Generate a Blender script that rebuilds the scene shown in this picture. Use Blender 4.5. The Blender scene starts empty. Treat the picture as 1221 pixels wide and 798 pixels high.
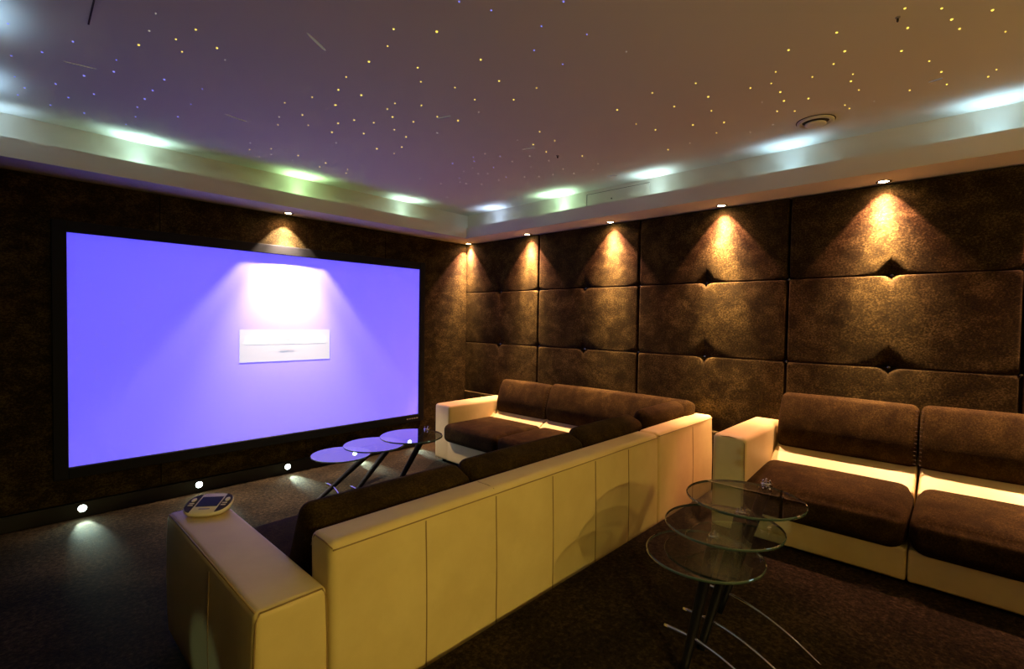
import bpy, math, random
from mathutils import Vector, Matrix
random.seed(7)
S = bpy.context.scene
COL = S.collection
PI = math.pi

# ------------------------------------------------------------------ camera
W, H = 1221.0, 798.0
FPX = 581.2687
YAW, PITCH, ROLL = math.radians(43.3724), math.radians(-1.57532), math.radians(0.871197)
CAM = Vector((-4.081, -4.619, 1.45))
fw = Vector((math.cos(PITCH)*math.cos(YAW), math.cos(PITCH)*math.sin(YAW), math.sin(PITCH)))
rt = Vector((math.sin(YAW), -math.cos(YAW), 0.0))
up = rt.cross(fw)
RX = rt*math.cos(ROLL) + up*math.sin(ROLL)
UY = up*math.cos(ROLL) - rt*math.sin(ROLL)
cd = bpy.data.cameras.new('camera')
cd.sensor_width = 36.0
cd.lens = FPX/W*36.0
cd.clip_start = 0.02
cam = bpy.data.objects.new('camera', cd)
cam.matrix_world = Matrix(((RX.x, UY.x, -fw.x, CAM.x), (RX.y, UY.y, -fw.y, CAM.y), (RX.z, UY.z, -fw.z, CAM.z), (0, 0, 0, 1)))
COL.objects.link(cam)
S.camera = cam

def hit(px, py, axis, val):
    """the point of the plane axis = val that the photograph shows at a pixel (used to measure fixed positions)"""
    d = RX*((px-W/2)/FPX) - UY*((py-H/2)/FPX) + fw
    t = (val-CAM[axis])/d[axis]
    return CAM + d*t

# ------------------------------------------------------------------ materials
def new_mat(name):
    m = bpy.data.materials.new(name); m.use_nodes = True
    nt = m.node_tree; nt.nodes.clear()
    out = nt.nodes.new('ShaderNodeOutputMaterial')
    return m, nt, out

def N(nt, t, **kw):
    n = nt.nodes.new(t)
    for k, v in kw.items():
        if k in n.inputs: n.inputs[k].default_value = v
        else: setattr(n, k, v)
    return n

def ramp(nt, stops):
    r = nt.nodes.new('ShaderNodeValToRGB')
    e = r.color_ramp.elements
    while len(e) < len(stops): e.new(0.5)
    for el, (p, c) in zip(e, stops):
        el.position = p; el.color = (*c, 1)
    return r

def plain(name, col, rough=0.5, metal=0.0, spec=0.5, coat=0.0, bump=None):
    m, nt, out = new_mat(name)
    p = N(nt, 'ShaderNodeBsdfPrincipled', **{'Base Color': (*col, 1), 'Roughness': rough, 'Metallic': metal, 'Specular IOR Level': spec, 'Coat Weight': coat})
    nt.links.new(p.outputs[0], out.inputs[0])
    geo = N(nt, 'ShaderNodeNewGeometry')
    if bump:
        nz = N(nt, 'ShaderNodeTexNoise', Scale=bump[0], Detail=4.0)
        nt.links.new(geo.outputs['Position'], nz.inputs['Vector'])
        b = N(nt, 'ShaderNodeBump', Strength=bump[1], Distance=bump[2])
        nt.links.new(nz.outputs[0], b.inputs['Height']); nt.links.new(b.outputs[0], p.inputs['Normal'])
    return m

def velvet(name, dark, mid, light, scale=5.0, sheen=0.0, fine=1.0, stretch=(1, 1, 1)):
    m, nt, out = new_mat(name)
    geo = N(nt, 'ShaderNodeNewGeometry')
    mp = N(nt, 'ShaderNodeMapping'); mp.inputs['Scale'].default_value = stretch
    nt.links.new(geo.outputs['Position'], mp.inputs['Vector'])
    n1 = N(nt, 'ShaderNodeTexNoise', Scale=scale, Detail=9.0, Roughness=0.68, Distortion=0.4)
    n2 = N(nt, 'ShaderNodeTexNoise', Scale=scale*14, Detail=5.0, Roughness=0.75)
    for n in (n1, n2): nt.links.new(mp.outputs[0], n.inputs['Vector'])
    mx = N(nt, 'ShaderNodeMath', operation='MULTIPLY_ADD'); mx.inputs[1].default_value = 0.85*fine
    nt.links.new(n2.outputs[0], mx.inputs[0]); sc = N(nt, 'ShaderNodeMath', operation='MULTIPLY'); sc.inputs[1].default_value = 0.65
    nt.links.new(n1.outputs[0], sc.inputs[0]); nt.links.new(sc.outputs[0], mx.inputs[2])
    r = ramp(nt, [(0.56, dark), (0.76, mid), (0.97, light)])
    nt.links.new(mx.outputs[0], r.inputs[0])
    p = N(nt, 'ShaderNodeBsdfPrincipled', Roughness=0.85)
    p.inputs['Specular IOR Level'].default_value = 0.06
    p.inputs['Sheen Weight'].default_value = sheen
    p.inputs['Sheen Roughness'].default_value = 0.4
    p.inputs['Sheen Tint'].default_value = (0.8, 0.55, 0.3, 1)
    nt.links.new(r.outputs[0], p.inputs['Base Color'])
    b = N(nt, 'ShaderNodeBump', Strength=0.35, Distance=0.004)
    nt.links.new(n2.outputs[0], b.inputs['Height']); nt.links.new(b.outputs[0], p.inputs['Normal'])
    nt.links.new(p.outputs[0], out.inputs[0])
    return m

def emit(name, col, strength):
    m, nt, out = new_mat(name)
    e = N(nt, 'ShaderNodeEmission', Color=(*col, 1), Strength=strength)
    nt.links.new(e.outputs[0], out.inputs[0])
    return m

M = {}
M['wall_velvet'] = velvet('wall_velvet', (0.0055, 0.0034, 0.0010), (0.024, 0.0158, 0.0046), (0.094, 0.066, 0.022), 6.0, 0.02, 1.0, (1, 1, 1.35))
M['sofa_velvet'] = velvet('sofa_velvet', (0.013, 0.0070, 0.0017), (0.030, 0.0178, 0.0040), (0.074, 0.047, 0.011), 9.0, 0.02, 1.0)
M['wall_dark'] = plain('wall_dark', (0.05, 0.03, 0.017), 0.9)
M['white_paint'] = plain('white_paint', (0.72, 0.69, 0.59), 0.75, bump=(60.0, 0.08, 0.002))
M['black_frame'] = plain('black_frame', (0.005, 0.005, 0.006), 0.7, 0.0, 0.2)
M['black_board'] = plain('black_board', (0.008, 0.008, 0.009), 0.4)
M['chrome'] = plain('chrome', (0.75, 0.75, 0.76), 0.12, 1.0)
M['black_leg'] = plain('black_leg', (0.004, 0.004, 0.005), 0.45, 0.0, 0.08)
M['piping'] = plain('piping', (0.30, 0.20, 0.07), 0.6)
M['dark_seam'] = plain('dark_seam', (0.10, 0.06, 0.02), 0.7)
M['foot'] = plain('foot', (0.01, 0.009, 0.008), 0.5)
M['button'] = plain('button', (0.30, 0.29, 0.28), 0.18, 0.8)
M['remote_body'] = plain('remote_body', (0.80, 0.74, 0.60), 0.5, 0.0, 0.2)
M['remote_dark'] = plain('remote_dark', (0.030, 0.024, 0.014), 0.5, 0.0, 0.1)
M['remote_glass'] = plain('remote_glass', (0.012, 0.012, 0.016), 0.3, 0.0, 0.2)
M['grey_metal'] = plain('grey_metal', (0.35, 0.34, 0.33), 0.35, 0.6)
M['dark_slot'] = plain('dark_slot', (0.03, 0.022, 0.016), 0.8)
M['thread'] = plain('thread', (0.05, 0.03, 0.014), 0.8)

def leather():
    m, nt, out = new_mat('cream_leather')
    geo = N(nt, 'ShaderNodeNewGeometry')
    n1 = N(nt, 'ShaderNodeTexNoise', Scale=4.0, Detail=6.0, Roughness=0.6)
    v = N(nt, 'ShaderNodeTexVoronoi', Scale=420.0)
    n2 = N(nt, 'ShaderNodeTexNoise', Scale=14.0, Detail=3.0)
    for n in (n1, v, n2): nt.links.new(geo.outputs['Position'], n.inputs['Vector'])
    r = ramp(nt, [(0.35, (0.67, 0.53, 0.22)), (0.7, (0.75, 0.61, 0.26))])
    nt.links.new(n1.outputs[0], r.inputs[0])
    p = N(nt, 'ShaderNodeBsdfPrincipled', Roughness=0.48)
    p.inputs['Specular IOR Level'].default_value = 0.35
    nt.links.new(r.outputs[0], p.inputs['Base Color'])
    a = N(nt, 'ShaderNodeMath', operation='MULTIPLY_ADD'); a.inputs[1].default_value = 0.12
    nt.links.new(v.outputs['Distance'], a.inputs[0]); nt.links.new(n2.outputs[0], a.inputs[2])
    b = N(nt, 'ShaderNodeBump', Strength=0.22, Distance=0.006)
    nt.links.new(a.outputs[0], b.inputs['Height']); nt.links.new(b.outputs[0], p.inputs['Normal'])
    nt.links.new(p.outputs[0], out.inputs[0])
    return m
M['leather'] = leather()

def carpet():
    m, nt, out = new_mat('brown_carpet')
    geo = N(nt, 'ShaderNodeNewGeometry')
    n1 = N(nt, 'ShaderNodeTexNoise', Scale=42.0, Detail=7.0, Roughness=0.85)
    n2 = N(nt, 'ShaderNodeTexNoise', Scale=3.0, Detail=4.0)
    for n in (n1, n2): nt.links.new(geo.outputs['Position'], n.inputs['Vector'])
    a = N(nt, 'ShaderNodeMath', operation='MULTIPLY_ADD'); a.inputs[1].default_value = 0.3
    nt.links.new(n2.outputs[0], a.inputs[0]); nt.links.new(n1.outputs[0], a.inputs[2])
    r = ramp(nt, [(0.52, (0.004, 0.0026, 0.0010)), (0.66, (0.022, 0.0140, 0.0056)), (0.84, (0.085, 0.058, 0.026))])
    nt.links.new(a.outputs[0], r.inputs[0])
    p = N(nt, 'ShaderNodeBsdfPrincipled', Roughness=0.95)
    p.inputs['Specular IOR Level'].default_value = 0.1
    nt.links.new(r.outputs[0], p.inputs['Base Color'])
    b = N(nt, 'ShaderNodeBump', Strength=0.9, Distance=0.012)
    nt.links.new(n1.outputs[0], b.inputs['Height']); nt.links.new(b.outputs[0], p.inputs['Normal'])
    nt.links.new(p.outputs[0], out.inputs[0])
    return m
M['carpet'] = carpet()

def thin_glass(name, tint, refl=2.7):
    m, nt, out = new_mat(name)
    tr = N(nt, 'ShaderNodeBsdfTransparent', Color=(*tint, 1))
    gl = N(nt, 'ShaderNodeBsdfGlossy', Color=(1, 1, 1, 1), Roughness=0.01)
    fr = N(nt, 'ShaderNodeFresnel', IOR=1.52)
    mx = N(nt, 'ShaderNodeMixShader')
    ge = N(nt, 'ShaderNodeNewGeometry')
    iv = N(nt, 'ShaderNodeMath', operation='SUBTRACT'); iv.inputs[0].default_value = refl
    mb = N(nt, 'ShaderNodeMath', operation='MULTIPLY'); mb.inputs[1].default_value = refl
    nt.links.new(ge.outputs['Backfacing'], mb.inputs[0]); nt.links.new(mb.outputs[0], iv.inputs[1])
    mf = N(nt, 'ShaderNodeMath', operation='MULTIPLY', use_clamp=True)
    nt.links.new(fr.outputs[0], mf.inputs[0]); nt.links.new(iv.outputs[0], mf.inputs[1])
    nt.links.new(mf.outputs[0], mx.inputs[0]); nt.links.new(tr.outputs[0], mx.inputs[1]); nt.links.new(gl.outputs[0], mx.inputs[2])
    nt.links.new(mx.outputs[0], out.inputs[0])
    return m
M['glass'] = thin_glass('table_glass', (0.90, 0.95, 0.91))
def glass_edge():
    m, nt, out = new_mat('glass_edge')
    p = N(nt, 'ShaderNodeBsdfPrincipled', **{'Base Color': (0.05, 0.09, 0.07, 1), 'Roughness': 0.06})
    p.inputs['Specular IOR Level'].default_value = 0.9
    p.inputs['Coat Weight'].default_value = 1.0
    nt.links.new(p.outputs[0], out.inputs[0]); return m
M['glass_edge'] = glass_edge()

def screen_mat(name, col):
    m, nt, out = new_mat(name)
    d = N(nt, 'ShaderNodeBsdfDiffuse', Color=(0.85, 0.84, 0.86, 1), Roughness=0.5)
    e = N(nt, 'ShaderNodeEmission', Color=(*col, 1), Strength=1.0)
    a = N(nt, 'ShaderNodeAddShader')
    nt.links.new(d.outputs[0], a.inputs[0]); nt.links.new(e.outputs[0], a.inputs[1]); nt.links.new(a.outputs[0], out.inputs[0])
    return m
M['screen'] = screen_mat('screen_cloth', (0.055, 0.050, 0.97))
M['menu'] = screen_mat('menu_light', (0.34, 0.42, 0.62))
M['menu_bar'] = screen_mat('menu_bar_light', (0.62, 0.66, 0.75))
M['menu_text'] = screen_mat('menu_text_light', (0.22, 0.28, 0.45))
M['bulb_warm'] = emit('bulb_warm', (1.0, 0.74, 0.40), 60.0)
M['bulb_cool'] = emit('bulb_cool', (0.75, 1.0, 0.93), 22.0)
M['star_yellow'] = emit('star_yellow', (1.0, 0.72, 0.10), 1.7)
M['star_blue'] = emit('star_blue', (0.22, 0.24, 1.0), 1.3)
M['star_white'] = emit('star_white', (0.85, 0.78, 0.62), 0.5)
M['pale_streak'] = emit('pale_streak', (0.80, 0.68, 0.58), 0.17)

# ------------------------------------------------------------------ mesh helpers
def link(name, verts, faces, mat, parent=None, smooth=True, mats=None, fmat=None):
    if parent is not None:
        o0 = Vector(parent.get('_org', (0, 0, 0)))
        verts = [Vector(v)-o0 for v in verts]
    me = bpy.data.meshes.new(name)
    me.from_pydata([tuple(v) for v in verts], [], faces)
    for mm in (mats or [mat]): me.materials.append(mm)
    if fmat:
        for p, i in zip(me.polygons, fmat): p.material_index = i
    if smooth:
        for p in me.polygons: p.use_smooth = True
    me.update()
    o = bpy.data.objects.new(name, me); COL.objects.link(o)
    if parent is not None:
        o.parent = parent
    return o

def part(name, geo, mat, parent, smooth=True, **kw):
    o = link(name, geo[0], geo[1], mat, parent, smooth, **kw)
    o['_org'] = parent['_org']
    return o

def thing(name, label, cat, loc, group=None):
    o = bpy.data.objects.new(name, None); COL.objects.link(o)
    o.location = loc; o.empty_display_size = 0.1
    o['label'] = label; o['category'] = cat; o['_org'] = tuple(loc)
    if group: o['group'] = group
    return o

def solo(name, geo, mat, label, cat, loc, group=None, smooth=True, **kw):
    vs = [Vector(v)-Vector(loc) for v in geo[0]]
    o = link(name, vs, geo[1], mat, None, smooth, **kw)
    o.location = loc; o['label'] = label; o['category'] = cat
    if group: o['group'] = group
    return o

def structure(name, geo, mat, smooth=False):
    o = link(name, geo[0], geo[1], mat, None, smooth); o['kind'] = 'structure'; return o

def box(x0, x1, y0, y1, z0, z1):
    v = [(x, y, z) for x in (x0, x1) for y in (y0, y1) for z in (z0, z1)]
    f = [(0, 1, 3, 2), (4, 6, 7, 5), (0, 4, 5, 1), (2, 3, 7, 6), (0, 2, 6, 4), (1, 5, 7, 3)]
    return v, f

def join(*gs):
    V, F = [], []
    for v, f in gs:
        k = len(V); V += list(v); F += [tuple(i+k for i in q) for q in f]
    return V, F

def xf(geo, mat):
    return [mat @ Vector(v) for v in geo[0]], geo[1]

def samples(h, r, n):
    a = [-h]
    if r > 0:
        for t in (0.35, 0.7): a.append(-h + r*t)
        a.append(-h+r)
    c = h-r
    for i in range(1, n): a.append(-c+2*c*i/n)
    if r > 0: a.append(c)
    if r > 0:
        for t in (0.3, 0.65): a.append(c + r*t)
    a.append(h)
    return sorted(set(round(x, 6) for x in a))

def cushion(sx, sy, sz, r, puff=(0, 0, 0), n=8, fn=None):
    """rounded, puffed box centred on the origin; sizes are full sizes"""
    h = (sx/2, sy/2, sz/2)
    s = [samples(h[i], min(r, h[i]*0.98), n) for i in range(3)]
    idx, V, F = {}, [], []
    def vid(p):
        k = tuple(round(c, 6) for c in p)
        if k in idx: return idx[k]
        q = [max(-(h[i]-r), min(h[i]-r, p[i])) for i in range(3)]
        d = Vector([p[i]-q[i] for i in range(3)])
        P = Vector(q)
        if d.length > 1e-9: P = P + d.normalized()*r
        u = [p[i]/h[i] for i in range(3)]
        P.x += puff[0]*u[0]*(1-u[1]**2)*(1-u[2]**2)
        P.y += puff[1]*u[1]*(1-u[0]**2)*(1-u[2]**2)
        P.z += puff[2]*u[2]*(1-u[0]**2)*(1-u[1]**2)
        if fn: P = fn(P, u)
        V.append(P); idx[k] = len(V)-1
        return idx[k]
    for ax in range(3):
        b, c = (ax+1) % 3, (ax+2) % 3
        for sg in (-1, 1):
            for i in range(len(s[b])-1):
                for j in range(len(s[c])-1):
                    q = []
                    for (di, dj) in ((0, 0), (1, 0), (1, 1), (0, 1)):
                        p = [0, 0, 0]; p[ax] = sg*h[ax]; p[b] = s[b][i+di]; p[c] = s[c][j+dj]
                        q.append(vid(p))
                    F.append(tuple(q) if sg > 0 else tuple(reversed(q)))
    return V, F

def rb(x0, x1, y0, y1, z0, z1, r, puff=(0, 0, 0), n=6, fn=None):
    g = cushion(x1-x0, y1-y0, z1-z0, r, puff, n, fn)
    return xf(g, Matrix.Translation(((x0+x1)/2, (y0+y1)/2, (z0+z1)/2)))

def tube(pts, r, n=8, r1=None, closed=False):
    pts = [Vector(p) for p in pts]; V, F = [], []
    m = len(pts); prev = None
    for i, p in enumerate(pts):
        if closed: t = pts[(i+1) % m]-pts[i-1]
        else: t = pts[min(i+1, m-1)]-pts[max(i-1, 0)]
        t.normalize()
        a = prev if prev is not None else (Vector((0, 0, 1)) if abs(t.z) < 0.9 else Vector((1, 0, 0)))
        u = (a - t*a.dot(t)).normalized(); w = t.cross(u); prev = u
        rr = r if r1 is None else r+(r1-r)*i/(m-1)
        for k in range(n):
            an = 2*PI*k/n
            V.append(p+u*rr*math.cos(an)+w*rr*math.sin(an))
    for i in range(m if closed else m-1):
        for k in range(n):
            a, b = i*n+k, i*n+(k+1) % n
            c, d = ((i+1) % m)*n+(k+1) % n, ((i+1) % m)*n+k
            F.append((a, b, c, d))
    if not closed:
        F.append(tuple(reversed(range(n)))); F.append(tuple((m-1)*n+k for k in range(n)))
    return V, F

def lathe(prof, n=48, cap=True):
    V, F = [], []
    for (r, z) in prof:
        for k in range(n):
            a = 2*PI*k/n; V.append((r*math.cos(a), r*math.sin(a), z))
    for i in range(len(prof)-1):
        for k in range(n):
            F.append((i*n+k, i*n+(k+1) % n, (i+1)*n+(k+1) % n, (i+1)*n+k))
    if cap:
        F.append(tuple(reversed(range(n)))); F.append(tuple((len(prof)-1)*n+k for k in range(n)))
    return V, F

def at(geo, x, y, z, rot=None):
    m = Matrix.Translation((x, y, z))
    if rot is not None: m = m @ rot
    return xf(geo, m)

def prism(poly, axis, a, b):
    """extrude a 2-D outline along x or y (outline in the other horizontal axis and z)"""
    n = len(poly); V = []
    for t in (a, b):
        for (h, z) in poly:
            V.append((t, h, z) if axis == 'x' else (h, t, z))
    F = [tuple(range(n)), tuple(reversed(range(n, 2*n)))]
    for i in range(n):
        j = (i+1) % n; F.append((i, i+n, j+n, j))
    return V, F

def soften(o, w, seg=3):
    m = o.modifiers.new('bevel', 'BEVEL'); m.width = w; m.segments = seg; m.limit_method = 'ANGLE'; m.angle_limit = math.radians(25)
    return o

def look_rot(direction):
    return Vector(direction).normalized().to_track_quat('-Z', 'Y').to_matrix().to_4x4()

def spot(name, loc, direction, power, col, size_deg, blend, radius=0.02, parent=None):
    l = bpy.data.lights.new(name, 'SPOT'); l.energy = power; l.color = col
    l.spot_size = math.radians(size_deg); l.spot_blend = blend; l.shadow_soft_size = radius
    o = bpy.data.objects.new(name, l); COL.objects.link(o)
    o.matrix_world = Matrix.Translation(loc) @ look_rot(direction)
    return o

# ------------------------------------------------------------------ room shell
XL, YB = -4.5, -7.0
ZC, ZS = 2.69, 2.395
RISER = 0.14
structure('floor', box(XL-0.1, 0.1, YB-0.1, 0.1, -0.06, 0.0), M['carpet'])
soften(structure('floor_riser', box(XL, 0.02, YB, -3.15, 0.0, RISER), M['carpet']), 0.01)
structure('ceiling', box(XL-0.1, 0.1, YB-0.1, 0.1, ZC, ZC+0.06), M['white_paint'])
structure('wall_front', box(XL-0.1, 0.1, 0.022, 0.12, 0.0, ZC), M['wall_dark'])
structure('wall_right', box(0.022, 0.12, YB-0.1, 0.1, 0.0, ZC), M['wall_dark'])
structure('wall_left', box(XL-0.1, XL, YB-0.1, 0.1, 0.0, ZC), M['wall_dark'])
structure('wall_back', box(XL-0.1, 0.1, YB-0.1, YB, 0.0, ZC), M['wall_dark'])

def ring(profile):
    """sweep (distance from wall, height) round the rectangular room"""
    V, F = [], []; n = len(profile)
    cs = [(XL, YB, 1, 1), (0, YB, -1, 1), (0, 0, -1, -1), (XL, 0, 1, -1)]
    for (cx, cy, sx, sy) in cs:
        for (d, z) in profile: V.append((cx+sx*d, cy+sy*d, z))
    for c in range(4):
        for i in range(n):
            j = (i+1) % n; d = (c+1) % 4
            F.append((c*n+i, c*n+j, d*n+j, d*n+i))
    return V, F
structure('trim_1', ring([(-0.02, ZS), (0.352, ZS), (0.352, 2.515), (0.338, 2.515), (0.338, 2.425), (0.22, 2.425), (0.22, ZC), (-0.02, ZC)]), M['white_paint'])
structure('baseboard_front', box(XL, -0.068, -0.022, 0.021, 0.0, 0.105), M['black_board'])
structure('baseboard_left', box(XL, XL+0.03, YB, -0.03, 0.0, 0.105), M['black_board'])

# ------------------------------------------------------------------ padded panels on the right wall
ROWS = [0.004, 0.575, 1.18, 1.79, 2.39]
SEAMS = [0.0, -1.19, -2.39, -3.612, -4.83, -6.03]
def axis_samples(L, extra, n=16):
    s = [L*i/n for i in range(n+1)]
    for e in (0.0, L): s += [abs(e-t) for t in (0.0015, 0.004, 0.008, 0.014, 0.022, 0.035)]
    for e in extra:
        s += [e+t*sg for t in (0.002, 0.005, 0.01, 0.016, 0.024, 0.034, 0.046, 0.062) for sg in (1, -1)]
    return sorted(set(round(x, 5) for x in s if 0 <= x <= L))
def qc(d, r):
    return 1.0 if d >= r else math.sqrt(max(0.0, 1-((r-d)/r)**2))
def pad(ya, yb, z0, z1, T, btn):
    """velvet pad between ya > yb; btn = tuft centres (y, z)"""
    Lw, Lh = ya-yb, z1-z0
    us = axis_samples(Lw, [Lw/2]); vs = axis_samples(Lh, [])
    V, F = [], []
    for u in us:
        for v in vs:
            y, z = ya-u, z0+v
            f = T*qc(min(u, Lw-u), 0.012)*(0.70+0.30*qc(min(v, Lh-v), 0.005))
            for (by, bz) in btn:
                dx, dz = y-by, z-bz
                sm = 1.0 if 0.1 < ya-by < Lw-0.1 else 0.55
                f -= (T-0.004)*0.98*math.exp(-(((abs(dx)+abs(dz))/(0.056*sm if dz > 0 else 0.030*sm))**1.7))
                f -= 0.003*math.exp(-(dx/0.004)**2)*math.exp(-(abs(dz)/0.12))
                f -= 0.006*math.exp(-(dz/0.008)**2)*math.exp(-(abs(dx)/0.06))
            f += 0.006*math.sin(PI*u/Lw)*math.sin(PI*v/Lh)
            V.append((-max(f, 0.0005), y, z))
    m = len(vs)
    for i in range(len(us)-1):
        for j in range(m-1):
            F.append((i*m+j, i*m+j+1, (i+1)*m+j+1, (i+1)*m+j))
    # thickness behind
    b = len(V); nu = len(us)
    rim = [(i, 0) for i in range(nu)] + [(nu-1, j) for j in range(1, m)] + [(i, m-1) for i in range(nu-2, -1, -1)] + [(0, j) for j in range(m-2, 0, -1)]
    for (i, j) in rim: V.append((0.02, ya-us[i], z0+vs[j]))
    k = len(rim)
    for q in range(k):
        (i, j), (i2, j2) = rim[q], rim[(q+1) % k]
        F.append((i*m+j, i2*m+j2, b+(q+1) % k, b+q))
    F.append(tuple(b+q for q in range(k)))
    return V, F
btn_geo = lathe([(0.0135, -0.006), (0.0135, 0.004), (0.012, 0.008), (0.008, 0.0115), (0.003, 0.013)], 20)
RY = Matrix.Rotation(-PI/2, 4, 'Y')
PL = ['brown velvet tufted wall panel at the room corner beside the projection screen',
      'brown velvet tufted wall panel behind the back cushions of the corner sofa',
      'brown velvet tufted wall panel above the gap between the two cream sofas',
      'brown velvet tufted wall panel behind the left back cushion of the raised sofa',
      'dark brown velvet tufted wall panel cut by the right edge of the photo']
for k in range(5):
    ya, yb = SEAMS[k], SEAMS[k+1]
    root = thing('wall_panel', PL[k], 'wall panel', (0.0, (ya+yb)/2, 0.0), 'tufted velvet panels on the right wall')
    ym = (ya+yb)/2
    tufts = [(y, z) for z in ROWS[1:4] for y in (ya, ym, yb)]
    if k == 0: tufts = [t for t in tufts if t[0] != ya]
    for r in range(4):
        bs = [t for t in tufts if ROWS[r]-0.01 <= t[1] <= ROWS[r+1]+0.01]
        T = 0.062 if r == 0 else 0.046
        part('pad', pad(ya-0.004, yb+0.004, ROWS[r]+0.0008, ROWS[r+1]-0.0008, T, bs), M['wall_velvet'], root)
    for (y, z) in tufts:
        if y == ya: continue
        part('button', at(btn_geo, -0.008, y, z, RY), M['button'], root)

# flat fabric panels on the screen wall
FL = ['flat brown velvet wall panel between the projection screen and the corner', 'flat dark velvet wall panel above the middle right of the screen',
      'flat brown velvet wall panel with the single lit downlight above the screen', 'flat dark velvet wall panel left of the screen at the photo edge']
FX = [0.0, -1.2, -2.05, -3.2, XL]
for k in range(4):
    a, b = FX[k], FX[k+1]
    g = rb(b+0.002, a-(0.03 if k == 0 else 0.002), -0.004, 0.02, 0.11, 2.392, 0.004, n=2)
    solo('fabric_panel', g, M['wall_velvet'], FL[k], 'wall panel', ((a+b)/2, 0.0, 0.11), 'flat velvet panels on the screen wall', smooth=False)

# ------------------------------------------------------------------ projection screen
YS = -0.030
scr = thing('projection_screen', 'large black framed projection screen glowing blue on the far wall', 'projection screen', (-2.25, 0.0, 0.3))
c0 = hit(79, 277, 1, YS); c1 = hit(498.5, 493.8, 1, YS)
sx0, sx1, sz0, sz1 = c0.x, c1.x, (c1.z+hit(82, 557, 1, YS).z)/2, (c0.z+hit(499, 321, 1, YS).z)/2
fo = 0.078
fr = [box(sx0-fo, sx0, -0.052, -0.005, sz0-fo, sz1+fo), box(sx1, sx1+fo*0.85, -0.052, -0.005, sz0-fo, sz1+fo),
      box(sx0, sx1, -0.047, -0.005, sz1, sz1+fo), box(sx0, sx1, -0.052, -0.005, sz0-fo, sz0)]
soften(part('frame', join(*fr), M['black_frame'], scr, False), 0.003, 2)
part('screen_surface', box(sx0+0.001, sx1-0.001, YS, -0.006, sz0+0.001, sz1-0.001), M['screen'], scr, False)
def on_screen(p0, p1, d0, d1):
    a, b = hit(*p0, 1, YS), hit(*p1, 1, YS)
    return box(min(a.x, b.x), max(a.x, b.x), YS-d1, YS-d0, min(a.z, b.z), max(a.z, b.z))
mn = part('menu_window', on_screen((285.3, 393.5), (393, 427.8), 0.0002, 0.0008), M['menu'], scr, False); mn['label'] = 'pale menu window shown on the screen'
part('menu_bar', on_screen((292, 401.5), (387.5, 409.0), 0.0009, 0.0013), M['menu_bar'], mn, False)
for q in (0, 3):
    part('menu_text', on_screen(((334, 333)[q//3], (404, 416)[q//3]), ((349, 350)[q//3], (406, 418)[q//3]), 0.0014, 0.0017), M['menu_text'], mn, False)
lg = [box(-0.94+0.032*i, -0.94+0.032*i+0.022, -0.054, -0.0515, sz0-0.046, sz0-0.034) for i in range(5)]
pp = part('frame_badge', join(*lg), M['grey_metal'], scr, False); pp['label'] = 'small silver badge on the frame'

# ------------------------------------------------------------------ downlights in the soffit
ring_geo = lathe([(0.030, 0.0), (0.042, 0.0), (0.044, -0.004), (0.040, -0.008), (0.031, -0.006), (0.030, 0.0)], 32, False)
bulb_geo = lathe([(0.0285, -0.001), (0.026, -0.004), (0.018, -0.006), (0.006, -0.007)], 24)
WARM = (1.0, 0.57, 0.36)
CORE, OUTER, NARROW = 400.0, 115.0, 1200.0
def downlight(x, y, label, dx=0.0, dy=0.0, core=CORE, tint=None, outer=OUTER, narrow=NARROW, group='warm downlights in the soffit'):
    t = thing('downlight', label, 'ceiling light', (x, y, ZS), group)
    part('bezel', at(ring_geo, x, y, ZS), M['chrome'], t)
    part('bulb', at(bulb_geo, x, y, ZS), M['bulb_warm'], t)
    spot('downlight_core', (x, y, ZS-0.012), (dx, dy, -1), core, tint or WARM, 64, 0.95, 0.016)
    spot('downlight_beam', (x, y, ZS-0.012), (dx, dy, -1), narrow, tint or (1.0, 0.61, 0.30), 34, 1.0, 0.016)
    spot('downlight_spill', (x, y, ZS-0.012), (dx, dy, -1), outer, tint or (1.0, 0.42, 0.31), 84, 0.3, 0.012)
    spot('downlight_halo', (x, y, ZS-0.012), (0, 0, -1), 6.0, (1.0, 0.50, 0.32), 158, 0.6, 0.012)
downlight(-0.085, -0.085, 'lit downlight in the soffit corner where the two walls meet', -0.03, 0.02, core=620.0, outer=130.0, narrow=900.0)
for (y, lb) in ((-1.08, 'lit downlight in the right soffit nearest to the corner one'),
                (-2.12, 'lit downlight in the right soffit above the middle of the corner sofa'),
                (-3.14, 'lit downlight in the right soffit above the gap between the sofas'),
                (-4.17, 'lit downlight in the right soffit above the raised sofa')):
    downlight(-0.115, y, lb, 0.15, 0.0)
downlight(-2.26, -0.103, 'single lit downlight in the soffit above the projection screen', 0.0, 0.05, core=540.0, outer=190.0, narrow=60.0, tint=(1.0, 0.74, 0.56))
# added unseen downlights behind the camera for general warm light
for (x, y) in ((-0.115, -5.2), (-0.115, -6.2), (-1.2, YB+0.12), (-2.4, YB+0.12), (-3.6, YB+0.12)):
    downlight(x, y, 'added unseen downlight in the soffit behind the camera', group='added downlights behind the camera')

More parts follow.
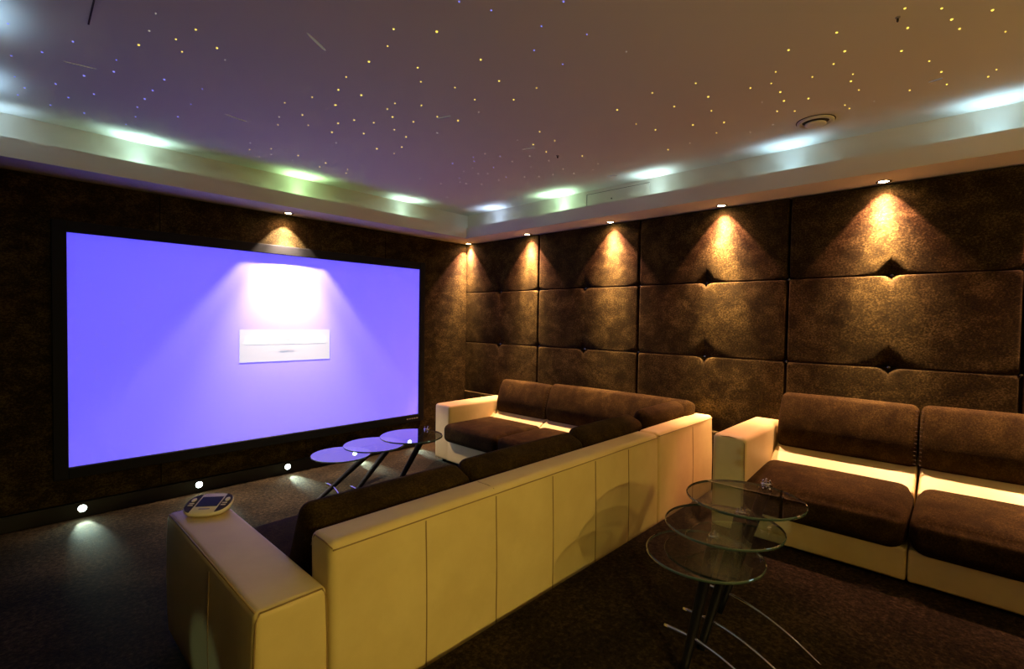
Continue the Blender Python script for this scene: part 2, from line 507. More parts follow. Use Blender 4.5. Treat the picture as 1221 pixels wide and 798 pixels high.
# ------------------------------------------------------------------ cove lights above the lip (hidden sources)
CW = (0.75, 0.88, 1.0)
def cove(x, y, tx, ty, col, p):
    spot('cove_light', (x, y, 2.44), (tx, ty, 1.0), p, col, 112, 1.0, 0.035)
    l = bpy.data.lights.new('cove_glow', 'POINT'); l.energy = p*0.05; l.color = col; l.shadow_soft_size = 0.03
    o = bpy.data.objects.new('cove_glow', l); COL.objects.link(o); o.location = (x, y, 2.475)
PW = 8.5
for (x, col, p) in ((-3.37, (0.55, 0.95, 0.92), PW*1.3), (-2.23, (0.52, 1.0, 0.50), PW*1.5), (-1.15, (0.62, 1.0, 0.90), PW*1.1), (-4.1, (0.45, 0.7, 1.0), PW*0.5)):
    cove(x, -0.29, 0.0, -0.40, col, p)
for (y, col, p) in ((-0.75, (0.45, 0.62, 1.0), PW*1.0), (-1.65, (0.55, 1.0, 0.72), PW*2.2), (-2.65, (0.60, 0.90, 1.0), PW), (-3.66, (0.42, 0.72, 1.0), PW*0.95), (-4.68, (0.42, 0.74, 1.0), PW*0.95), (-5.7, (0.42, 0.74, 1.0), PW)):
    cove(-0.29, y, -0.40, 0.0, col, p)
for y in (-0.78, -1.63, -2.7, -3.8):
    cove(XL+0.275, y, 0.35, 0.0, (0.40, 0.66, 1.0), PW*0.8)

# ------------------------------------------------------------------ floor level lights in the screen wall baseboard
fring = lathe([(0.024, 0.0), (0.030, 0.0), (0.031, 0.004), (0.028, 0.007), (0.024, 0.006), (0.024, 0.0)], 28, False)
fbulb = lathe([(0.0235, 0.001), (0.020, 0.004), (0.012, 0.006), (0.003, 0.0065)], 20)
RXm = Matrix.Rotation(PI/2, 4, 'X')
FLL = ['floor level light below the left end of the projection screen', 'floor level light in the baseboard behind the remote control',
       'floor level light in the baseboard left of the glass tables', 'floor level light seen beneath the middle of the three far glass tables',
       'floor level light seen beside the cream arm of the corner sofa']
LED = (0.72, 1.0, 0.80)
for x, lb in zip((-3.67, -2.945, -2.23, -1.55, -0.88), FLL):
    t = thing('floor_light', lb, 'floor light', (x, -0.022, 0.063), 'floor level lights along the screen wall')
    part('bezel', at(fring, x, -0.022, 0.063, RXm), M['chrome'], t)
    part('bulb', at(fbulb, x, -0.022, 0.063, RXm), M['bulb_cool'], t)
    spot('floor_light_wide', (x, -0.036, 0.063), (0, -1, 0.05), 2.4, LED, 150, 0.9, 0.008)
    spot('floor_light_beam', (x, -0.034, 0.063), (0, -1, -0.34), 48.0, LED, 38, 0.8, 0.008)
spot('floor_light_beam', (XL+0.045, -2.62, 0.063), (1, -0.02, 0.10), 1.6, LED, 30, 0.6, 0.01)
spot('floor_light_wide', (XL+0.045, -3.62, RISER+0.07), (1, 0.03, 0.07), 22.0, LED, 20, 0.9, 0.012)

# ------------------------------------------------------------------ sofas
def seam(pts, root, r=0.0028, mat='piping', name='piping'):
    return part(name, tube(pts, r, 6), M[mat], root)

def belly(P, u):
    if u[0] < 0:
        P.x -= 0.026*(1-u[2]**2)
        if u[2] < -0.3: P.x += 0.045*((-0.3-u[2])/0.7)**2
    return P
def lean_back_y(y0, y1, xb, zb, xt, zt, th, r=0.045, puff=0.006):
    """back cushion whose front face runs from (xb, zb) at the bottom to (xt, zt) at the top, along y"""
    hgt = math.hypot(xt-xb, zt-zb); ang = math.atan2(xt-xb, zt-zb)
    g = cushion(th, y1-y0, hgt, r, (puff, 0.004, 0.006), 10, belly)
    g = xf(g, Matrix.Translation((th/2, 0, hgt/2)))
    g = xf(g, Matrix.Rotation(ang, 4, 'Y'))
    return xf(g, Matrix.Translation((xb, (y0+y1)/2, zb)))
def lean_back_x(x0, x1, yb, zb, yt, zt, th, r=0.05, puff=0.02, sag=0.0):
    hgt = math.hypot(yt-yb, zt-zb); ang = math.atan2(yb-yt, zt-zb)
    g = cushion(x1-x0, th, hgt, r, (0.004, puff, 0.010), 10)
    g = xf(g, Matrix.Translation((0, -th/2, hgt/2)))
    g = xf(g, Matrix.Rotation(ang, 4, 'X'))
    return xf(g, Matrix.Translation(((x0+x1)/2, yb, zb)))
def stitch_edge_y(y, xb, zb, xt, zt, root, n=14):
    """short stitches up the front edge of a back cushion"""
    gs = []
    for i in range(n):
        t = (i+0.5)/n
        x, z = xb+(xt-xb)*t, zb+(zt-zb)*t
        gs.append(tube([(x-0.002, y-0.007, z), (x-0.002, y+0.006, z+0.003)], 0.0018, 5))
    return gs

BACKP = [(-0.10, 0.12), (-0.52, 0.12), (-0.52, 0.375), (-0.47, 0.388), (-0.36, 0.455), (-0.30, 0.485), (-0.26, 0.60), (-0.25, 0.69), (-0.10, 0.69)]

# ---- corner sofa in front
sofa = thing('sectional_sofa', 'large L-shaped cream leather sofa with brown velvet cushions in front of the screen', 'sofa', (-1.8, -2.6, 0.0))
YBK = -3.12
# long back
def lean(P, u):
    P.y += 0.012*max(0.0, u[2])*(1 if u[1] < 0 else 0.4)
    return P
part('backrest', rb(-3.335, -1.036, YBK, -2.955, 0.03, 0.708, 0.028, (0, 0, 0.004), 10, lean), M['leather'], sofa)
cb = part('corner_backrest', rb(-1.028, -0.085, YBK+0.004, -2.955, 0.03, 0.712, 0.028, (0, 0, 0.004), 8, lean), M['leather'], sofa)
zp = 0.684; yp = YBK+0.0115
seam([(-3.325, yp, zp)]+[(-3.3+2.25*i/20, yp, zp) for i in range(21)]+[(-1.042, yp, zp)], sofa)
seam([(-1.022, yp+0.006, zp+0.004), (-0.55, yp+0.003, zp+0.006), (-0.095, yp+0.006, zp+0.004)], sofa)
for xs in (-2.95, -2.57, -2.17, -1.79, -1.43):
    seam([(xs, YBK-0.0008+0.012*max(0, (z-0.37)/0.34), z) for z in (0.05, 0.15, 0.3, 0.45, 0.6, 0.675)], sofa, 0.0028)
seam([(-0.48, YBK+0.0032+0.012*max(0, (z-0.37)/0.34), z) for z in (0.05, 0.15, 0.3, 0.45, 0.6, 0.675)], sofa, 0.0028)
for xs in (-2.57,):
    seam([(xs, YBK+0.024, 0.7045), (xs, -3.06, 0.7115), (xs, -2.99, 0.7105)], sofa, 0.002)
# left end edge piping
seam([(-3.327, YBK+0.014, 0.69), (-3.331, -3.06, 0.702), (-3.331, -2.985, 0.702), (-3.333, -2.965, 0.66)], sofa, 0.0022)
# left arm
AX0, AX1, AY0, AY1, AZ = -3.565, -3.342, -3.105, -2.03, 0.572
def armbulge(P, u):
    if u[0] < 0 or u[0] > 0: P.x += 0.008*u[0]*(1-u[2]**2)
    return P
arm = part('armrest', rb(AX0, AX1, AY0, AY1, 0.035, AZ, 0.022, (0.004, 0.005, 0.006), 8, armbulge), M['leather'], sofa)
def aw(z): return 0.008*(1-((z-0.3035)/0.2685)**2)
e = 0.0058
zz = (0.06, 0.15, 0.25, 0.35, 0.45, 0.54)
seam([(AX0+e, AY0+0.02, AZ-e), (AX0+e, -2.6, AZ-e), (AX0+e, AY1-0.02, AZ-e)], arm, 0.003)
seam([(AX0+0.016, AY0+e, AZ-e), (-3.45, AY0+e, AZ-e), (AX1-0.016, AY0+e, AZ-e)], arm, 0.003)
seam([(AX1-0.016, AY0+e, AZ-e)]+[(AX1-e+aw(z), AY0+e, z) for z in reversed(zz)], arm, 0.003)
seam([(AX0+0.016, AY0+e, AZ-e)]+[(AX0+e-aw(z), AY0+e, z) for z in reversed(zz)], arm, 0.003)
seam([(AX0-aw(z)-0.0035*(1-((z-0.3035)/0.2685)**2)-0.0005, -2.68+0.02*max(0, (z-0.4)/0.16)**2, z) for z in (0.06, 0.15, 0.25, 0.35, 0.45, 0.5, 0.54)], arm, 0.0026)
# bases
soften(part('seat_base', box(-3.34, -0.98, -2.96, -2.09, 0.035, 0.25), M['leather'], sofa, False), 0.02)
FB = part('side_base', rb(-0.985, -0.12, -2.40, -0.80, 0.035, 0.25, 0.018, (0.003, 0, 0), 8), M['leather'], sofa)
sb_ = part('side_backrest', prism([(h, z) for (h, z) in BACKP], 'y', -1.555, -0.845), M['leather'], sofa, False); soften(sb_, 0.012)
sb2 = part('side_backrest', prism([(h, z) for (h, z) in BACKP], 'y', -2.95, -1.562), M['leather'], sofa, False); soften(sb2, 0.012)
# far arm
def fararm(P, u):
    P.z += 0.008*(1-u[0])*0.5 if u[2] > 0 else 0
    return P
fa = part('armrest', rb(-0.985, -0.10, -0.848, -0.618, 0.036, 0.592, 0.026, (0.005, 0.006, 0.006), 8), M['leather'], sofa)
seam([(-0.978, -0.84, 0.06), (-0.985, -0.843, 0.3), (-0.978, -0.838, 0.57), (-0.972, -0.82, 0.585), (-0.972, -0.65, 0.585)], fa, 0.0022)
# far arm / base front seams (pleats)
# seat cushions, front run
for (a, b) in ((-3.325, -2.56), (-2.55, -1.79), (-1.78, -1.06)):
    part('seat_cushion', rb(a, b, -2.86, -2.05, 0.245, 0.42, 0.05, (0.004, 0.008, 0.014), 8), M['sofa_velvet'], sofa)
part('seat_cushion', rb(-1.05, -0.40, -2.84, -2.06, 0.245, 0.415, 0.05, (0.004, 0.004, 0.012), 8), M['sofa_velvet'], sofa)
# seat cushions, side run
part('seat_cushion', rb(-1.068, -0.40, -1.582, -0.842, 0.248, 0.425, 0.055, (0.010, 0.004, 0.012), 10), M['sofa_velvet'], sofa)
part('seat_cushion', rb(-1.068, -0.40, -2.052, -1.590, 0.248, 0.425, 0.055, (0.010, 0.004, 0.012), 8), M['sofa_velvet'], sofa)
# back cushions, front run
part('back_cushion', lean_back_x(-3.305, -2.525, -2.62, 0.40, -2.775, 0.765, 0.17, 0.05), M['sofa_velvet'], sofa)
part('back_cushion', lean_back_x(-2.515, -1.605, -2.62, 0.40, -2.775, 0.775, 0.17, 0.05), M['sofa_velvet'], sofa)
part('back_cushion', lean_back_x(-1.595, -0.875, -2.62, 0.40, -2.775, 0.795, 0.17, 0.05), M['sofa_velvet'], sofa)
part('back_cushion', lean_back_x(-0.865, -0.215, -2.66, 0.40, -2.835, 0.830, 0.15, 0.05, 0.02), M['sofa_velvet'], sofa)
# back cushions, side run
c1_ = part('back_cushion', lean_back_y(-1.553, -0.868, -0.372, 0.462, -0.255, 0.822, 0.15, 0.04), M['sofa_velvet'], sofa)
part('stitching', join(*stitch_edge_y(-1.548, -0.372, 0.48, -0.275, 0.80, sofa)), M['thread'], c1_)
part('back_cushion', lean_back_y(-2.985, -1.563, -0.372, 0.462, -0.255, 0.838, 0.15, 0.04), M['sofa_velvet'], sofa)
# feet
for (x, y) in ((-3.45, -2.12), (-3.45, -2.98), (-0.92, -0.70), (-0.22, -0.70), (-2.2, -2.2), (-1.1, -3.0), (-0.9, -2.3)):
    part('foot', at(lathe([(0.022, 0.0), (0.025, 0.045)], 16), x, y, 0.0), M['foot'], sofa)

def slope(P, u):
    if u[2] > -0.2: P.z -= 0.05*(0.5-0.5*u[0])**1.5*(u[2]+0.2)/1.2
    return P
# ---- second sofa on the raised floor
s2 = thing('two_seat_sofa', 'cream leather sofa with brown velvet cushions on the raised floor at right', 'sofa', (-0.5, -4.4, RISER))
dz = RISER
def up2(poly): return [(h, z+dz) for (h, z) in poly]
a2 = part('armrest', rb(-0.93, -0.10, -3.628, -3.425, dz+0.02, 0.752, 0.030, (0.005, 0.008, 0.008), 8), M['leather'], s2)
seam([(-0.923, -3.621, 0.2), (-0.930, -3.625, 0.45), (-0.924, -3.619, 0.715), (-0.921, -3.598, 0.737), (-0.921, -3.525, 0.745), (-0.921, -3.45, 0.737)], a2, 0.003)
a3 = part('armrest', rb(-0.93, -0.10, -5.42, -5.217, dz+0.02, 0.752, 0.030, (0.005, 0.008, 0.008), 8), M['leather'], s2)
for (a, b) in ((-4.408, -3.635), (-5.21, -4.414)):
    part('seat_base', rb(-0.925, -0.12, a, b, dz+0.018, 0.325, 0.014, (0.003, 0.002, 0), 6), M['leather'], s2)
    soften(part('backrest', prism(up2(BACKP), 'y', a+0.004, b-0.004), M['leather'], s2, False), 0.014)
part('seat_cushion', rb(-0.965, -0.42, -4.404, -3.612, 0.305, 0.545, 0.075, (0.008, 0.003, 0.010), 10, slope), M['sofa_velvet'], s2)
part('seat_cushion', rb(-0.965, -0.42, -5.208, -4.416, 0.305, 0.545, 0.075, (0.008, 0.003, 0.010), 10, slope), M['sofa_velvet'], s2)
b1 = part('back_cushion', lean_back_y(-4.398, -3.648, -0.372, 0.612, -0.252, 0.985, 0.15, 0.04), M['sofa_velvet'], s2)
part('stitching', join(*stitch_edge_y(-4.392, -0.376, 0.63, -0.278, 0.955, s2)), M['thread'], b1)
b2 = part('back_cushion', lean_back_y(-5.196, -4.410, -0.372, 0.612, -0.252, 0.990, 0.15, 0.04), M['sofa_velvet'], s2)
part('stitching', join(*stitch_edge_y(-4.416, -0.376, 0.63, -0.278, 0.955, s2)), M['thread'], b2)
for (x, y) in ((-0.85, -3.52), (-0.2, -3.52), (-0.85, -5.3), (-0.2, -5.3)):
    part('foot', at(lathe([(0.022, 0.0), (0.025, 0.03)], 16), x, y, dz), M['foot'], s2)

# ------------------------------------------------------------------ glass tables
def glass_disc(R, t):
    n = 72; V, F, fm = [], [], []
    prof = [(R-0.004, t/2), (R, t/2-0.003), (R, -t/2+0.003), (R-0.004, -t/2)]
    for (r, z) in prof:
        for k in range(n):
            a = 2*PI*k/n; V.append((r*math.cos(a), r*math.sin(a), z))
    for i in range(3):
        for k in range(n):
            F.append((i*n+(k+1) % n, i*n+k, (i+1)*n+k, (i+1)*n+(k+1) % n)); fm.append(1)
    F.append(tuple(range(n))); fm.append(0)
    F.append(tuple(3*n+k for k in reversed(range(n)))); fm.append(0)
    return V, F, fm
def glass_table(cen, zt, zf, mount, bottom, label, group, foot, R=0.25):
    t = thing('glass_table', label, 'table', (cen[0], cen[1], zf), group)
    V, F, fm = glass_disc(R, 0.012)
    part('glass_top', at((V, F), cen[0], cen[1], zt-0.006), None, t, False, mats=[M['glass'], M['glass_edge']], fmat=fm)
    m = Vector((mount[0], mount[1], zt-0.014)); b = Vector((bottom[0], bottom[1], zf+0.004))
    mt = part('mount', join(at(lathe([(0.030, -0.022), (0.034, -0.016), (0.034, -0.004), (0.030, 0.0)], 28), m.x, m.y, m.z+0.002),
                            at(lathe([(0.026, 0.0), (0.026, 0.005), (0.020, 0.008)], 28), m.x, m.y, zt),
                            *[at(lathe([(0.005, 0.0), (0.005, 0.016), (0.003, 0.019)], 10), m.x+0.017*math.cos(q), m.y+0.017*math.sin(q), zt+0.004) for q in (0.3, 2.4, 4.5)]), M['chrome'], t)
    mt['label'] = 'chrome disc mount'
    ax = m-b
    # leg: tapered flattened tube
    pts = [b+ax*(i/10) for i in range(10)]+[m-ax.normalized()*0.006]
    part('leg', tube(pts, 0.015, 14, 0.029), M['black_leg'], t)
    # curved chrome foot: starts just beyond the leg and sweeps down to the floor
    h = 0.075
    P = b+ax*min(1.0, h/ax.z)
    pts = []
    for i in range(25):
        q = i/24
        t_ = -0.28+1.28*q
        off = Vector((foot[0], foot[1], 0))*t_ + Vector((foot[2], foot[3], 0))*(t_*(1-t_))*1.0
        pts.append(Vector((P.x, P.y, 0))+off+Vector((0, 0, zf+0.008+(P.z-zf-0.008)*(1-max(0.0, t_)**1.5))))
    fb = part('curved_foot', tube(pts, 0.0095, 10, 0.0035), M['chrome'], t); fb['label'] = 'curved chrome foot bar'
    return t

ZR = RISER
NG, FG = 'nested glass tables beside the raised sofa', 'nested glass tables in front of the screen'
# near set, on the raised floor
def leg_hit(px, py, z): return hit(px, py, 2, z)
near = [((-1.745, -3.885), 0.665, (914, 577), (857, 732), 'tallest round glass table of the near set, closest to the raised sofa'),
        ((-1.845, -3.83), 0.553, (884, 611), (835, 776), 'middle round glass table of the near set, partly under the tallest one'),
        ((-2.023, -3.817), 0.479, (852, 640), (814, 806), 'lowest round glass table of the near set, at the front of the photo')]
for (c, zt, mp, bp, lb) in near:
    m = hit(*mp, 2, zt); b = hit(*bp, 2, ZR)
    glass_table(c, zt, ZR, (m.x, m.y), (b.x, b.y), lb, NG, (-0.13, -0.40, 0.10, 0.0), 0.2375 if zt < 0.5 else 0.25)
far = [((-2.03, -0.66), 0.272, (446, 533), (372, 604), 'lowest of the three round glass tables before the screen, at the left'),
       ((-1.90, -0.98), 0.395, (474, 519), (412, 603), 'middle of the three round glass tables before the screen'),
       ((-1.77, -1.33), 0.508, (509, 512), (466, 594), 'tallest round glass table before the screen, nearest to the cream sofa arm')]
for (c, zt, mp, bp, lb) in far:
    m = hit(*mp, 2, zt); b = hit(*bp, 2, 0.0)
    glass_table(c, zt, 0.0, (m.x, m.y), (b.x, b.y), lb, FG, (-0.13, -0.40, 0.10, 0.0))

# ------------------------------------------------------------------ remote control on the left arm
rem = thing('remote_control', 'white handheld touch remote with dark display lying on the sofa arm', 'remote control', (-3.455, -2.135, AZ))
RL, RD = 0.094, 0.084
def outline(sc=1.0, n=48):
    pts = []
    for k in range(n):
        a = 2*PI*k/n
        ca, sa = math.cos(a), math.sin(a)
        pts.append((sc*RL*math.copysign(abs(ca)**0.70, ca), sc*RD*math.copysign(abs(sa)**0.80, sa)))
    return pts
RM = Matrix.Translation((-3.432, -2.152, AZ+0.0335)) @ Matrix.Rotation(math.radians(-38), 4, 'Z') @ Matrix.Rotation(math.radians(11), 4, 'X')
def slab(layers):
    V, F = [], []; n = 48
    for (sc, z) in layers:
        for (x, y) in outline(sc): V.append((x, y, z))
    for i in range(len(layers)-1):
        for k in range(n): F.append((i*n+k, i*n+(k+1) % n, (i+1)*n+(k+1) % n, (i+1)*n+k))
    F.append(tuple(reversed(range(n)))); F.append(tuple((len(layers)-1)*n+k for k in range(n)))
    return V, F
cs = xf(slab([(0.86, -0.012), (0.97, -0.008), (1.0, 0.0), (0.985, 0.006), (0.95, 0.009)]), RM)
for i in range(48): cs[0][i].z = AZ+0.0075      # flat underside resting on the arm
part('casing', cs, M['remote_body'], rem)
part('display', xf(cushion(0.088, 0.078, 0.003, 0.001, n=2), RM @ Matrix.Translation((0, 0.010, 0.0095))), M['remote_glass'], rem, False)
def side_panel(sg):
    pts = [(x, y) for (x, y) in outline(0.965, 96) if sg*x > 0.050]
    pts = sorted(pts, key=lambda p: math.atan2(p[1], (p[0]-sg*0.054)))
    if sg < 0: pts = sorted(pts, key=lambda p: p[1])
    n = len(pts); V = [(x, y, 0.0088) for x, y in pts]+[(x, y, 0.0108) for x, y in pts]
    F = [tuple(reversed(range(n))), tuple(range(n, 2*n))]+[(i, (i+1) % n, n+(i+1) % n, n+i) for i in range(n)]
    return V, F
for sg in (-1, 1):
    sp = part('button_panel', xf(side_panel(sg), RM), M['remote_dark'], rem, False); sp['label'] = 'dark side panel with buttons'
    part('round_button', xf(xf(lathe([(0.0115, 0.0), (0.0115, 0.003), (0.009, 0.004)], 20), Matrix.Diagonal((0.85, 1.35, 1, 1))), RM @ Matrix.Translation((sg*0.070, 0.022, 0.0106))), M['remote_body'], sp)
    for q in (-0.006, -0.022):
        part('button', xf(cushion(0.020, 0.007, 0.003, 0.001, n=2), RM @ Matrix.Translation((sg*0.068, q, 0.0115))), M['remote_body'], sp, False)
part('label_strip', xf(cushion(0.045, 0.008, 0.0015, 0.0005, n=2), RM @ Matrix.Translation((0.0, -0.048, 0.0095))), M['grey_metal'], rem, False)

# ------------------------------------------------------------------ ceiling: stars, vent, sensor, slit
STAR_B = [(28,83),(257,146),(148,183),(40,196),(52,270),(87,309),(63,334),(196,295),(296,266),(241,343),(178,370),(331,331),(297,398),(410,211),(401,252),(579,280),(538,318),(510,348),(484,377),(478,411),(444,438),(627,411),(673,367),(713,313)]
STAR_Y = [(690,104),(620,138),(489,158),(642,182),(765,169),(1193,316),(1100,342),(1181,370),(1004,362),(1066,405),(980,440),(1087,441),(1191,434),(1170,466),(880,527),(956,524),(1051,548),(1148,574),(1127,588)]
STAR_W = [(793,211),(549,47),(526,108),(984,412),(882,504),(957,544),(915,552),(1030,565),(1185,503)]
B2 = [(436,5),(549,36),(804,5),(726,92),(886,121),(700,177),(801,226),(486,554),(580,551),(413,576),(489,568),(437,627),(557,590),(602,624)]
Y2 = [(205,102),(357,111),(184,162),(118,217),(290,238),(38,271),(301,288),(10,317),(91,335),(421,308),(512,210),(577,285),(491,351),(628,351),(709,310),(210,364),(183,384),(201,412),(303,371),(2,370),(275,429),(135,432),(10,434),(66,423),(100,470),(208,457),(249,482),(359,411),(432,425),(234,518),(207,541),(146,524),(43,597),(38,610),(993,387),(1117,327),(1194,375),(1060,437),(1128,457),(1172,527),(720,464),(697,509),(773,496),(743,535),(870,549)]
W2 = [(505,395),(359,468),(787,548),(641,494),(685,550),(925,577),(908,598),(527,542),(484,592),(452,604),(439,642),(503,612),(537,612),(575,635),(623,569),(689,588),(752,566),(667,623),(717,622),(767,615),(803,596),(840,611),(461,647),(372,647),(297,630),(394,695),(515,650),(1025,182),(210,655),(2,503)]
Y3 = [(792,29),(922,29),(1101,35),(957,68),(985,101),(802,98),(1147,111),(552,114),(382,176),(580,180),(780,179),(878,215),(541,225),(921,253),(1115,245),(1086,270),(337,253),(466,271),(609,261),(602,286),(321,294),(55,293),(248,310),(353,324),(630,317),(809,318),(940,297),(99,341),(366,355),(452,347),(342,392),(404,391),(110,390),(155,431),(45,440),(128,468),(581,370),(597,382)]
W3 = [(288,360),(684,357),(247,466),(35,504),(327,439)]
K = 2.956
def px(lst, ox): return [(ox+a/K, b/K) for (a, b) in lst]
star_geo = lathe([(0.0050, 0.0), (0.0046, -0.002), (0.003, -0.0036), (0.001, -0.0042)], 10)
def stars(lst, mat, label, group, scale):
    first = None
    for (x, y) in lst:
        p = hit(x, y, 2, ZC)
        if first is None:
            o = solo('star_light', at(star_geo, p.x, p.y, ZC), mat, label, 'star light', (p.x, p.y, ZC), group)
            first = o
        else:
            o = first.copy(); COL.objects.link(o); o.location = (p.x, p.y, ZC)
        k = scale*random.uniform(0.65, 1.05); o.scale = (k, k, k)
stars(px(STAR_Y, 0)+px(Y2, 400)+px(Y3, 811), M['star_yellow'], 'tiny yellow fibre optic star light set in the ceiling', 'yellow star lights in the ceiling', 1.0)
stars(px(STAR_B, 0)+px(B2, 400), M['star_blue'], 'tiny blue fibre optic star light set in the ceiling', 'blue star lights in the ceiling', 1.0)
stars(px(STAR_W, 0)+px(W2, 400)+px(W3, 811), M['star_white'], 'tiny faint pale fibre optic star light set in the ceiling', 'faint pale star lights in the ceiling', 0.85)
# faint pale emissive streaks on the ceiling
for (p0, p1, w, lb) in (((366, 39), (388, 60), 0.016, 'faint pale streak on the ceiling near the top centre left'),
                        ((76, 73), (115, 82), 0.010, 'faint pale streak on the ceiling near the left edge'),
                        ((269, 136), (294, 145), 0.012, 'faint pale streak above the left part of the screen'),
                        ((522, 141), (537, 138), 0.014, 'faint pale streak among yellow stars at ceiling centre'),
                        ((623, 178), (637, 176), 0.014, 'faint pale streak left of the small ceiling sensor'),
                        ((724, 209.5), (736, 209.5), 0.012, 'faint pale streak near the right cove above a downlight'),
                        ((1107, 98), (1124, 93), 0.012, 'faint pale streak among the yellow stars at upper right')):
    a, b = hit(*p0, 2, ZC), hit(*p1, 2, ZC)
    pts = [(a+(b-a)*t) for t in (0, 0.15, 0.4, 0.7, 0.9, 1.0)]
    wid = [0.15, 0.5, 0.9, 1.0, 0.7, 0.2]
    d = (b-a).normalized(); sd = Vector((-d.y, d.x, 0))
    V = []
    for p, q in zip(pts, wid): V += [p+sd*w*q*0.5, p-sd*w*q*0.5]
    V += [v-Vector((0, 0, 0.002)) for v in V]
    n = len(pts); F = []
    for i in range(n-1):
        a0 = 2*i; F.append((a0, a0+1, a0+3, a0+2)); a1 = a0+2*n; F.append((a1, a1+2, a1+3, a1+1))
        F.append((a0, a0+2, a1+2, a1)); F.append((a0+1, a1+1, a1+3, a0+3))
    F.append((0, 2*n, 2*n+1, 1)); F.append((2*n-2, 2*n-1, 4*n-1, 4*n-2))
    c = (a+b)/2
    solo('ceiling_streak', (V, F), M['pale_streak'], lb, 'star light', (c.x, c.y, ZC), 'pale streaks in the star ceiling', False)
# round ceiling vent
vc = hit(972.5, 144.5, 2, ZC)
vent = thing('ceiling_vent', 'round white ceiling vent with a recessed ring near the right cove', 'vent', (vc.x, vc.y, ZC))
part('outer_ring', at(lathe([(0.098, 0.0), (0.098, -0.010), (0.090, -0.016), (0.076, -0.012), (0.070, -0.002), (0.070, 0.0)], 48, False), vc.x, vc.y, ZC), M['white_paint'], vent)
part('shadow_gap', at(lathe([(0.104, -0.0004), (0.104, -0.003), (0.097, -0.003), (0.097, -0.0004)], 48, False), vc.x, vc.y, ZC), M['dark_slot'], vent)
part('throat', at(lathe([(0.0705, -0.0005), (0.0705, -0.003), (0.01, -0.0032)], 40), vc.x, vc.y, ZC), M['dark_slot'], vent)
part('centre_disc', at(lathe([(0.020, -0.002), (0.020, -0.014), (0.056, -0.016), (0.057, -0.021), (0.050, -0.026), (0.01, -0.028)], 48), vc.x, vc.y, ZC), M['white_paint'], vent)
def sensor(p, lab, r=0.014):
    t = thing('ceiling_sensor', lab, 'sensor', (p.x, p.y, p.z))
    part('plate', at(lathe([(r, 0.0), (r*0.95, -0.004), (r*0.6, -0.006)], 24), p.x, p.y, p.z), M['grey_metal'], t)
    part('tip', at(lathe([(r*0.45, -0.005), (r*0.45, -0.016), (r*0.2, -0.020)], 16), p.x, p.y, p.z), M['dark_slot'], t)
sensor(hit(665, 185.5, 2, ZC), 'small dark sensor on the ceiling above the corner of the room')
sensor(hit(1070.5, 20.5, 2, ZC), 'small dark sensor on the ceiling at the top right', 0.009)
# slit in the ceiling at the top left
a, b = hit(105.5, 29, 2, ZC), hit(113.5, -6, 2, ZC)
d = (b-a).normalized(); sd = Vector((-d.y, d.x, 0))*0.003
V = [a+sd, a-sd, b-sd, b+sd]; V = [v+Vector((0, 0, 0.001)) for v in V]+[v-Vector((0, 0, 0.002)) for v in V]
solo('ceiling_slot', (V, [(0, 1, 2, 3), (7, 6, 5, 4), (0, 4, 5, 1), (1, 5, 6, 2), (2, 6, 7, 3), (3, 7, 4, 0)]), M['thread'],
     'thin dark slot in the ceiling at the top left', 'ceiling slot', (a+b)/2, None, False)
# access hatch in the cove face
ha, hb = hit(700, 232, 0, -0.22), hit(775, 210, 0, -0.22)
hatch = thing('access_hatch', 'flush white access hatch in the cove face right of the green glow', 'hatch', (-0.22, (ha.y+hb.y)/2, 2.43))
hz1 = 2.655
part('hatch_door', rb(-0.2235, -0.219, hb.y, ha.y-0.004, 2.428, hz1, 0.002, n=2), M['white_paint'], hatch, False)
part('shadow_gap', join(box(-0.2222, -0.219, ha.y-0.003, ha.y+0.002, 2.43, hz1+0.003), box(-0.2222, -0.219, hb.y, ha.y, hz1, hz1+0.003)), M['dark_slot'], hatch, False)
part('lock', at(lathe([(0.006, 0.0), (0.006, 0.003), (0.004, 0.004)], 14), -0.2232, (ha.y*0.58+hb.y*0.42), 2.58, RY), M['dark_slot'], hatch)

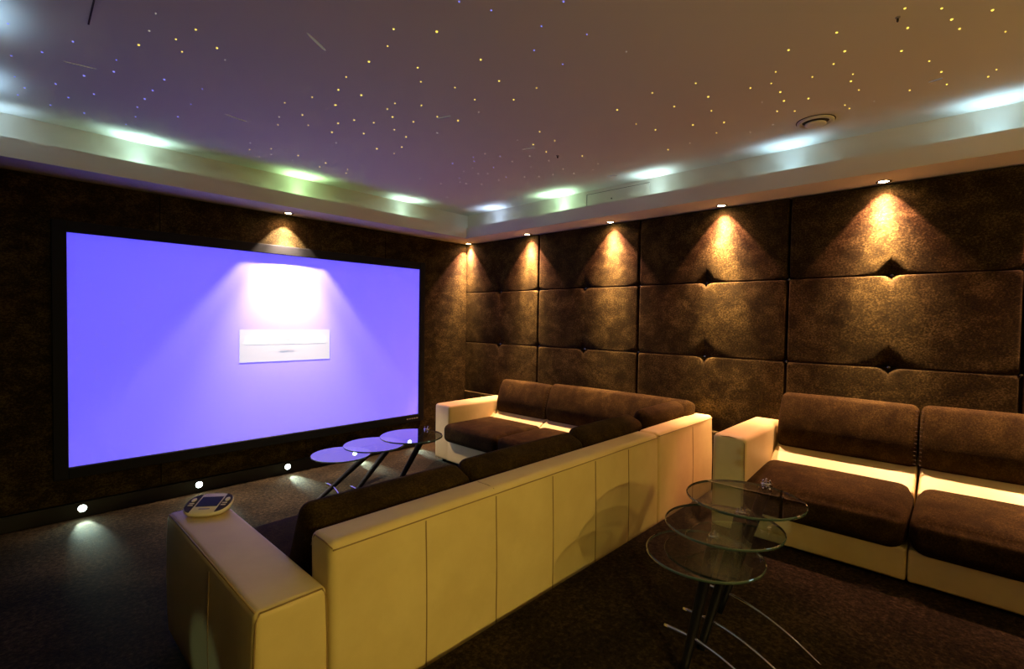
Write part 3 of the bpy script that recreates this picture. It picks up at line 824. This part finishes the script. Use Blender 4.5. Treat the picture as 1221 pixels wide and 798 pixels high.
# ------------------------------------------------------------------ added warm fill lamps, unseen behind the camera
def fill_lamp(x, y, z, nx, ny, power, label, fwd=0.0):
    t = thing('fill_lamp', label, 'fill lamp', (x, y, z), 'added fill lamps behind the camera')
    rot = Vector((nx, ny, 0)).to_track_quat('Z', 'Y').to_matrix().to_4x4()
    part('plate', at(lathe([(0.05, 0.0), (0.05, 0.01), (0.03, 0.015)], 24), x, y, z, rot), M['chrome'], t)
    part('fill_lamp_shade', at(lathe([(0.050, -0.05), (0.06, 0.0), (0.050, 0.05)], 28, True), x+nx*0.12, y+ny*0.12, z), M['white_paint'], t)
    part('arm', tube([(x, y, z), (x+nx*0.1, y+ny*0.1, z)], 0.008), M['chrome'], t)
    spot('fill_uplight', (x+nx*0.12, y+ny*0.12, z+0.06), (nx*0.5, ny*0.5, 1), power, (1.0, 0.69, 0.18), 150, 0.6, 0.05)
    if fwd: spot('fill_forward', (x+nx*0.25, y+ny*0.25, z), (nx+0.12*ny, ny, -0.38), power*fwd, (1.0, 0.75, 0.20), 62, 1.0, 0.05)  # added fill beam that brightens the sofa back
    spot('fill_downlight', (x+nx*0.12, y+ny*0.12, z-0.06), (nx*0.3, ny*0.3, -1), power*0.15, (1.0, 0.69, 0.18), 120, 0.8, 0.05)
for x, f in ((-1.3, 0.0), (-2.7, 1.8), (-3.8, 1.8)): fill_lamp(x, YB, 1.75, 0, 1, 54.0, 'added unseen fill lamp on the rear wall', f)
for y in (-5.6,): fill_lamp(XL, y, 1.75, 1, 0, 54.0, 'added unseen fill lamp on the left wall behind the camera')

# ------------------------------------------------------------------ world and view
w = bpy.data.worlds.new('world'); S.world = w; w.use_nodes = True
w.node_tree.nodes['Background'].inputs[0].default_value = (0.0, 0.0, 0.0, 1)
S.view_settings.view_transform = 'Standard'
S.view_settings.look = 'None'
S.view_settings.gamma = 1.0
S.view_settings.use_curve_mapping = False
S.view_settings.exposure = 0.0
S.cycles.max_bounces = 10
S.cycles.diffuse_bounces = 6
S.cycles.transparent_max_bounces = 16
S.cycles.caustics_reflective = False
S.cycles.caustics_refractive = False
S.cycles.sample_clamp_indirect = 4.0
for o in list(bpy.data.objects):
    if '_org' in o: del o['_org']
